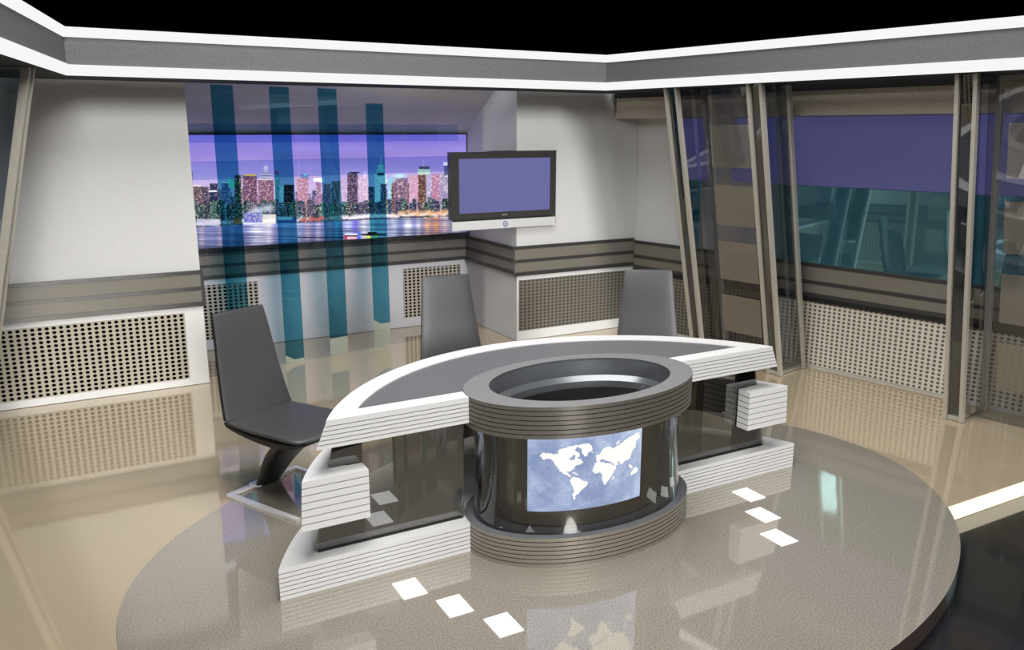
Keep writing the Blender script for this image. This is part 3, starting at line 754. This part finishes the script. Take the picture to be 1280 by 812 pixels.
# curved back modesty panel
bm = B()
n = 48; R = 1.28
a = arc_pts(R, 3.60, n)
for k in range(n):
    vs = [bm.verts.new((a[i][0] - CU, a[i][1] - CV, z)) for i, z in ((k, .155), (k + 1, .155), (k + 1, .68), (k, .68))]; bm.faces.new(vs)
link('back_panel', bm, M['desk_glass'], desk)
# white grooved side blocks
def block_fn(sgn):
    def fn(R, v0):
        ui = 1.172
        top_v = 3.86
        pts = []
        n = 14
        a0 = math.asin((v0 - AC) / R); a1 = math.asin((top_v - AC) / R)
        for k in range(n + 1):
            t = a0 + (a1 - a0) * k / n
            pts.append((DW + sgn * R * math.cos(t), AC + R * math.sin(t)))
        pts += [(DW + sgn * 1.16, 3.86), (DW + sgn * 1.25, 3.506), (DW + sgn * ui, 3.506), (DW + sgn * ui, v0)]
        return pts
    return fn
for sgn in (-1, 1):
    bm = B(); layered(bm, 1.620, 1.607, FV - .02, .318, .553, 7, fn=block_fn(sgn)); link('side_block', bm, WM, desk)

# ------------------------------------------------------------------ oval display drum
drum = thing('display_drum', 'oval drum of ribbed metal rings and smoked glass set into the desk front', 'display stand', (CU, CV, 0))
def ribbed(a, b, ai, bi, z0, z1, nl, g=.0038, ins=.007, topmat=2, inmat=3):
    prof = []; mis = []
    h = (z1 - z0 - g * (nl - 1)) / nl; z = z0
    for k in range(nl):
        prof += [(a, b, z), (a, b, z + h)]; mis += [0, 1 if k < nl - 1 else topmat]
        z += h
        if k < nl - 1:
            prof += [(a - ins, b - ins, z), (a - ins, b - ins, z + g)]; mis += [1, 1]
            z += g
    prof += [(ai, bi, z1), (ai, bi, z0)]; mis += [inmat, 0]
    return prof, mis
bm = B(); p_, m_ = ribbed(.650, .415, .512, .338, .655, .812, 7); annulus(bm, p_, 128, mis=m_)
link('top_ring', bm, [M['ring_dark'], M['groove'], M['ring_top'], M['ring_inner']], drum, True)
bm = B(); p_, m_ = ribbed(.650, .420, .50, .31, .0005, .152, 7); annulus(bm, p_, 128, mis=m_)
link('base_ring', bm, [M['ring_metal'], M['groove'], M['ring_base_top'], M['ring_inner']], drum, True)
bm = B(); tube_e(bm, [(.512, .338, .80), (.505, .330, .715), (.470, .30, .690), (.462, .295, .655)], 96); link('inner_bowl', bm, M['ring_inner'], drum, True)
bm = B(); tube_e(bm, [(.461, .294, .6549), (.44, .275, .50), (.40, .24, .462)], 96, cap=True); link('bowl_well', bm, M['black'], drum, True)
bm = B(); tube_e(bm, [(.475, .305, .155), (.475, .305, .654)], 96); link('inner_core', bm, M['core'], drum, True)
bm = B(); tube_e(bm, [(.605, .382, .151), (.594, .372, .25), (.590, .370, .45), (.602, .380, .654)], 96); link('glass_drum', bm, M['drum_glass'], drum, True)

# map screen: a curved picture between core and glass
MAP = {
'north_america':[(1.911,0.549),(1.915,0.561),(1.929,0.565),(1.947,0.561),(1.973,0.557),(1.993,0.554),(1.983,0.569),(1.998,0.58),(2.025,0.584),(2.036,0.592),(2.064,0.596),(2.087,0.595),(2.093,0.584),(2.075,0.583),(2.067,0.566),(2.084,0.555),(2.091,0.536),(2.076,0.532),(2.094,0.521),(2.106,0.504),(2.088,0.494),(2.071,0.493),(2.06,0.476),(2.049,0.468),(2.032,0.466),(2.027,0.461),(2.041,0.447),(2.052,0.437),(2.044,0.438),(2.027,0.445),(2.013,0.455),(2.0,0.468),(1.986,0.487),(1.978,0.503),(1.97,0.518),(1.955,0.532),(1.94,0.536),(1.925,0.528),(1.917,0.537)],
'bay':[(2.034,0.531),(2.048,0.534),(2.056,0.547),(2.069,0.543),(2.065,0.524),(2.048,0.52)],
'greenland':[(2.081,0.591),(2.104,0.598),(2.133,0.598),(2.146,0.584),(2.154,0.565),(2.14,0.555),(2.129,0.547),(2.123,0.533),(2.111,0.534),(2.102,0.55),(2.099,0.571),(2.09,0.578)],
'south_america':[(2.05,0.431),(2.067,0.431),(2.09,0.424),(2.105,0.41),(2.131,0.401),(2.126,0.386),(2.114,0.372),(2.1,0.362),(2.088,0.345),(2.074,0.34),(2.068,0.331),(2.072,0.316),(2.06,0.32),(2.057,0.336),(2.062,0.354),(2.062,0.378),(2.047,0.404),(2.045,0.416)],
'africa':[(2.172,0.499),(2.204,0.491),(2.231,0.483),(2.257,0.476),(2.272,0.458),(2.289,0.451),(2.272,0.433),(2.263,0.416),(2.253,0.399),(2.237,0.384),(2.224,0.372),(2.215,0.378),(2.207,0.408),(2.206,0.429),(2.193,0.441),(2.168,0.438),(2.155,0.455),(2.158,0.476)],
'eurasia':[(2.172,0.511),(2.169,0.527),(2.184,0.533),(2.197,0.538),(2.203,0.555),(2.225,0.567),(2.248,0.563),(2.262,0.551),(2.289,0.562),(2.317,0.569),(2.338,0.586),(2.367,0.593),(2.397,0.602),(2.429,0.604),(2.428,0.58),(2.406,0.566),(2.404,0.535),(2.385,0.524),(2.378,0.501),(2.372,0.481),(2.357,0.478),(2.338,0.472),(2.328,0.468),(2.317,0.455),(2.306,0.473),(2.288,0.482),(2.299,0.465),(2.279,0.456),(2.264,0.478),(2.25,0.486),(2.23,0.496),(2.204,0.506),(2.191,0.499),(2.179,0.495)],
'britain':[(2.171,0.517),(2.175,0.534),(2.186,0.52),(2.175,0.51)],
'iceland':[(2.14,0.552),(2.162,0.552),(2.156,0.545)],
'madagascar':[(2.262,0.395),(2.272,0.413),(2.275,0.401),(2.267,0.389)],
'australia':[(2.379,0.401),(2.39,0.417),(2.409,0.428),(2.42,0.416),(2.422,0.4),(2.403,0.392),(2.383,0.387)],
'indonesia':[(2.361,0.452),(2.381,0.441),(2.389,0.423),(2.37,0.431)],
'i1':[(2.205,0.597),(2.221,0.598),(2.211,0.587)],
'i2':[(2.278,0.576),(2.302,0.59),(2.292,0.569)],
'cuba':[(2.052,0.46),(2.084,0.446),(2.082,0.443),(2.055,0.453)],}
def inside(poly, X, Y):
    r = np.zeros(X.shape, bool); n = len(poly)
    for i in range(n):
        x1, y1 = poly[i]; x2, y2 = poly[(i + 1) % n]
        c = ((y1 > Y) != (y2 > Y)) & (X < (x2 - x1) * (Y - y1) / ((y2 - y1) if y2 != y1 else 1e-9) + x1)
        r ^= c
    return r
nx, ny = 420, 260
MU0, MU1, MZ0, MZ1 = 1.860, 2.443, .262, .654
us = np.linspace(MU0, MU1, nx + 1)[None] + np.zeros((ny + 1, 1)); zs = np.linspace(MZ0, MZ1, ny + 1)[:, None] + np.zeros((1, nx + 1))
rng = np.random.default_rng(3)
wx = us + (smooth_noise(ny + 1, nx + 1, 60, 90, rng) - .5) * .008; wz = zs + (smooth_noise(ny + 1, nx + 1, 60, 90, rng) - .5) * .007
land = np.zeros(us.shape, bool)
for k, pl_ in MAP.items():
    if k != 'bay': land |= inside(pl_, wx, wz)
land &= ~inside(MAP['bay'], wx, wz)
cl = smooth_noise(ny + 1, nx + 1, 5, 7, rng) * .5 + smooth_noise(ny + 1, nx + 1, 14, 20, rng) * .3 + smooth_noise(ny + 1, nx + 1, 40, 60, rng) * .2
fx = (us - MU0) / (MU1 - MU0)
lum = np.clip((cl - .33) * 1.7, 0, 1) * .60 + np.clip(fx - .55, 0, 1) * .75 + .05
lum = np.clip(lum + np.clip((zs - .56) / .1, 0, 1) * .2, 0, 1)[..., None]
lo = np.array([122, 140, 184.]) / 255; hi = np.array([205, 222, 248.]) / 255
colr = lo + (hi - lo) * lum
colr = np.where(land[..., None], np.array([.99, .99, .97]), colr)
ea, eb = .578, .354
P = np.stack([us - CU, -eb * np.sqrt(1 - ((us - CU) / ea) ** 2), zs], -1)
o = grid_picture('map_screen', nx, ny, P, srgb2lin(colr), M['map'], drum, True)
tag(o, 'curved glowing blue screen with a white world map')

# ------------------------------------------------------------------ floor lights
sq = [(-1, 1.257, 3.254), (-1, 1.378, 3.024), (-1, 1.499, 2.791), (1, 1.257, 3.254), (1, 1.378, 3.024), (1, 1.499, 2.791)]
lab = ['square white light in the platform, nearest the left end of the desk plinth', 'middle one of the three square white lights left of the drum', 'square white light nearest the camera, left of the drum reflection',
       'square white light in the platform, nearest the right end of the desk plinth', 'middle one of the three square white lights right of the drum', 'front one of the three square white lights right of the drum']
for k, (sgn, x, y) in enumerate(sq):
    X = x if sgn < 0 else 2 * CU - x
    t = thing('floor_light', lab[k], 'floor light', (X, y, 0), 0, 'square floor lights')
    bm = B(); box(bm, -.057, .057, -.076, .076, .0003, .003); link('light_panel', bm, M['tile_light'], t)

# ------------------------------------------------------------------ chairs
def ribbon(bm, st, nseg=20, power=3.2, close=True):
    """st: list of (y, z, halfwidth, halfthickness); sections are rounded bars across x, normal to the path"""
    rings = []
    n = len(st)
    for i, (y, z, hw, ht) in enumerate(st):
        a = st[max(i - 1, 0)]; b = st[min(i + 1, n - 1)]
        ty, tz = b[0] - a[0], b[1] - a[1]; l = math.hypot(ty, tz); ty /= l; tz /= l
        ny_, nz_ = -tz, ty
        ring = []
        for k in range(nseg):
            t = 2 * math.pi * (k + .5) / nseg
            c, s = math.cos(t), math.sin(t)
            cx = math.copysign(abs(c) ** (2 / power), c) * hw
            cn = math.copysign(abs(s) ** (2 / power), s) * ht
            ring.append(bm.verts.new((cx, y + ny_ * cn, z + nz_ * cn)))
        rings.append(ring)
    for i in range(n - 1):
        for k in range(nseg):
            l = (k + 1) % nseg
            bm.faces.new((rings[i][k], rings[i][l], rings[i + 1][l], rings[i + 1][k]))
    bm.faces.new(rings[0][::-1]); bm.faces.new(rings[-1])
def interp(st, m=6):
    """Catmull-Rom through the stations"""
    out = []
    n = len(st)
    for i in range(n - 1):
        p0, p1, p2, p3 = st[max(i - 1, 0)], st[i], st[i + 1], st[min(i + 2, n - 1)]
        for k in range(m):
            t = k / m
            out.append(tuple(.5 * ((2 * b) + (-a + c) * t + (2 * a - 5 * b + 4 * c - d) * t * t + (-a + 3 * b - 3 * c + d) * t ** 3) for a, b, c, d in zip(p0, p1, p2, p3)))
    out.append(st[-1])
    return out

def make_chair(label, loc, rz):
    t = thing('swing_chair', label, 'chair', loc, rz, 'charcoal leather chairs behind the desk')
    bm = B()
    back = [(-.124, 1.045, .172, .006), (-.122, 1.03, .177, .012), (-.10, .93, .187, .014), (-.068, .75, .205, .015), (-.036, .60, .221, .016), (-.010, .50, .232, .017), (.006, .455, .237, .016)]
    ribbon(bm, interp(back))
    bs = link('backrest', bm, M['chair'], t, True)
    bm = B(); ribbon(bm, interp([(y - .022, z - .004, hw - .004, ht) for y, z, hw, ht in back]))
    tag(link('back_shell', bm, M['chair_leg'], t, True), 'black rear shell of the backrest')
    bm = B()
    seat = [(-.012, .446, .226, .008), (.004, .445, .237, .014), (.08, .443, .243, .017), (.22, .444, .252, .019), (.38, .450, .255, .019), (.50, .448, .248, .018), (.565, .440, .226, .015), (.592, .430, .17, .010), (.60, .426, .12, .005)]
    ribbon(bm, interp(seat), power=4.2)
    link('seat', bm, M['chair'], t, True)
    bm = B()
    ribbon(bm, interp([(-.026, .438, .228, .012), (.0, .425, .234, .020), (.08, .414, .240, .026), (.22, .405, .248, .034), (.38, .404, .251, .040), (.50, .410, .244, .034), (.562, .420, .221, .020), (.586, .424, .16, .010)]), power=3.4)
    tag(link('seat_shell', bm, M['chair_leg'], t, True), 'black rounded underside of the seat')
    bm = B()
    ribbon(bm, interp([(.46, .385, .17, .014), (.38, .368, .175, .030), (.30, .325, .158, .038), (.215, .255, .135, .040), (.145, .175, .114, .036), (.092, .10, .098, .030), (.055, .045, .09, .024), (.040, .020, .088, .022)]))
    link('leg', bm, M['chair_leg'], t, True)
    bm = B()
    hw = .258; L = .575; w = .030; h = .018
    box(bm, -hw, hw, -w / 2, w / 2, .0003, h); 
    for s in (-1, 1):
        a = s * hw; b = s * (hw - w)
        box(bm, min(a, b), max(a, b), w / 2 - .0002, L, .0003, h)
    box(bm, -.095, .095, -.02, .062, h - .0003, h + .006)
    link('base_frame', bm, M['chrome'], t)
    return t
def rz_of(fx, fy): return math.atan2(-fx, fy)
make_chair('charcoal leather chair with its seat and chrome base in full view, left of the desk', (.945, 4.790, 0), rz_of(.45, -.893))
make_chair('charcoal leather chair back in the middle, behind the white desk near the niche corner', (2.415, 5.262, 0), rz_of(-.09, -.996))
make_chair('charcoal leather chair back at the right, behind the desk before the smoked panel', (3.785, 4.775, 0), rz_of(-.555, -.83))

# ------------------------------------------------------------------ lights
def area(name, loc, target, size, power, col=(1, 1, 1), sy=None, spread=None):
    l = bpy.data.lights.new(name, 'AREA'); l.energy = power; l.color = col; l.size = size
    if sy: l.shape = 'RECTANGLE'; l.size_y = sy
    if spread: l.spread = math.radians(spread)
    o = bpy.data.objects.new(name, l); C.objects.link(o); o.location = loc
    o.rotation_euler = (Vector(target) - Vector(loc)).to_track_quat('-Z', 'Y').to_euler()
    return o
sun = bpy.data.lights.new('front_sun', 'SUN'); sun.energy = 1.75; sun.angle = math.radians(13); sun.color = (1, .99, .97)
so = bpy.data.objects.new('front_sun', sun); C.objects.link(so); so.location = (2, -4, 5)
so.rotation_euler = Vector((.06, .97, -.215)).to_track_quat('-Z', 'Y').to_euler()
area('overhead_light', (2.2, 3.5, 4.8), (2.2, 3.9, 0), 3.6, 230, (1, .99, .97), 2.4)
area('side_fill_light', (.9, 2.0, 3.5), (5.8, 4.2, 1.1), 1.6, 85, (1, .97, .93), .8)
area('niche_light', (2.3, 7.2, 2.66), (2.6, 7.9, 1.2), 2.2, 10, (.85, .85, 1.), .2)

# ------------------------------------------------------------------ world, camera, view
w_ = bpy.data.worlds.new('World'); bpy.context.scene.world = w_; w_.use_nodes = True
w_.node_tree.nodes['Background'].inputs[0].default_value = (0, 0, 0, 1)
cam = bpy.data.cameras.new('camera'); co = bpy.data.objects.new('camera', cam); C.objects.link(co)
cam.sensor_width = 36; cam.lens = 1039.3 / 1280 * 36; cam.clip_start = .05
az = math.radians(61.11); pitch = math.atan((406 - 164.4) / 1039.3)
fwd = Vector((math.cos(az) * math.cos(pitch), math.sin(az) * math.cos(pitch), -math.sin(pitch)))
co.location = (0, 0, 2.05); co.rotation_euler = fwd.to_track_quat('-Z', 'Y').to_euler()
sc = bpy.context.scene; sc.camera = co
sc.view_settings.view_transform = 'Standard'; sc.view_settings.look = 'None'
sc.cycles.max_bounces = 10; sc.cycles.transparent_max_bounces = 24; sc.cycles.glossy_bounces = 6; sc.cycles.diffuse_bounces = 2
sc.cycles.use_denoising = True
sc.cycles.sample_clamp_indirect = 6
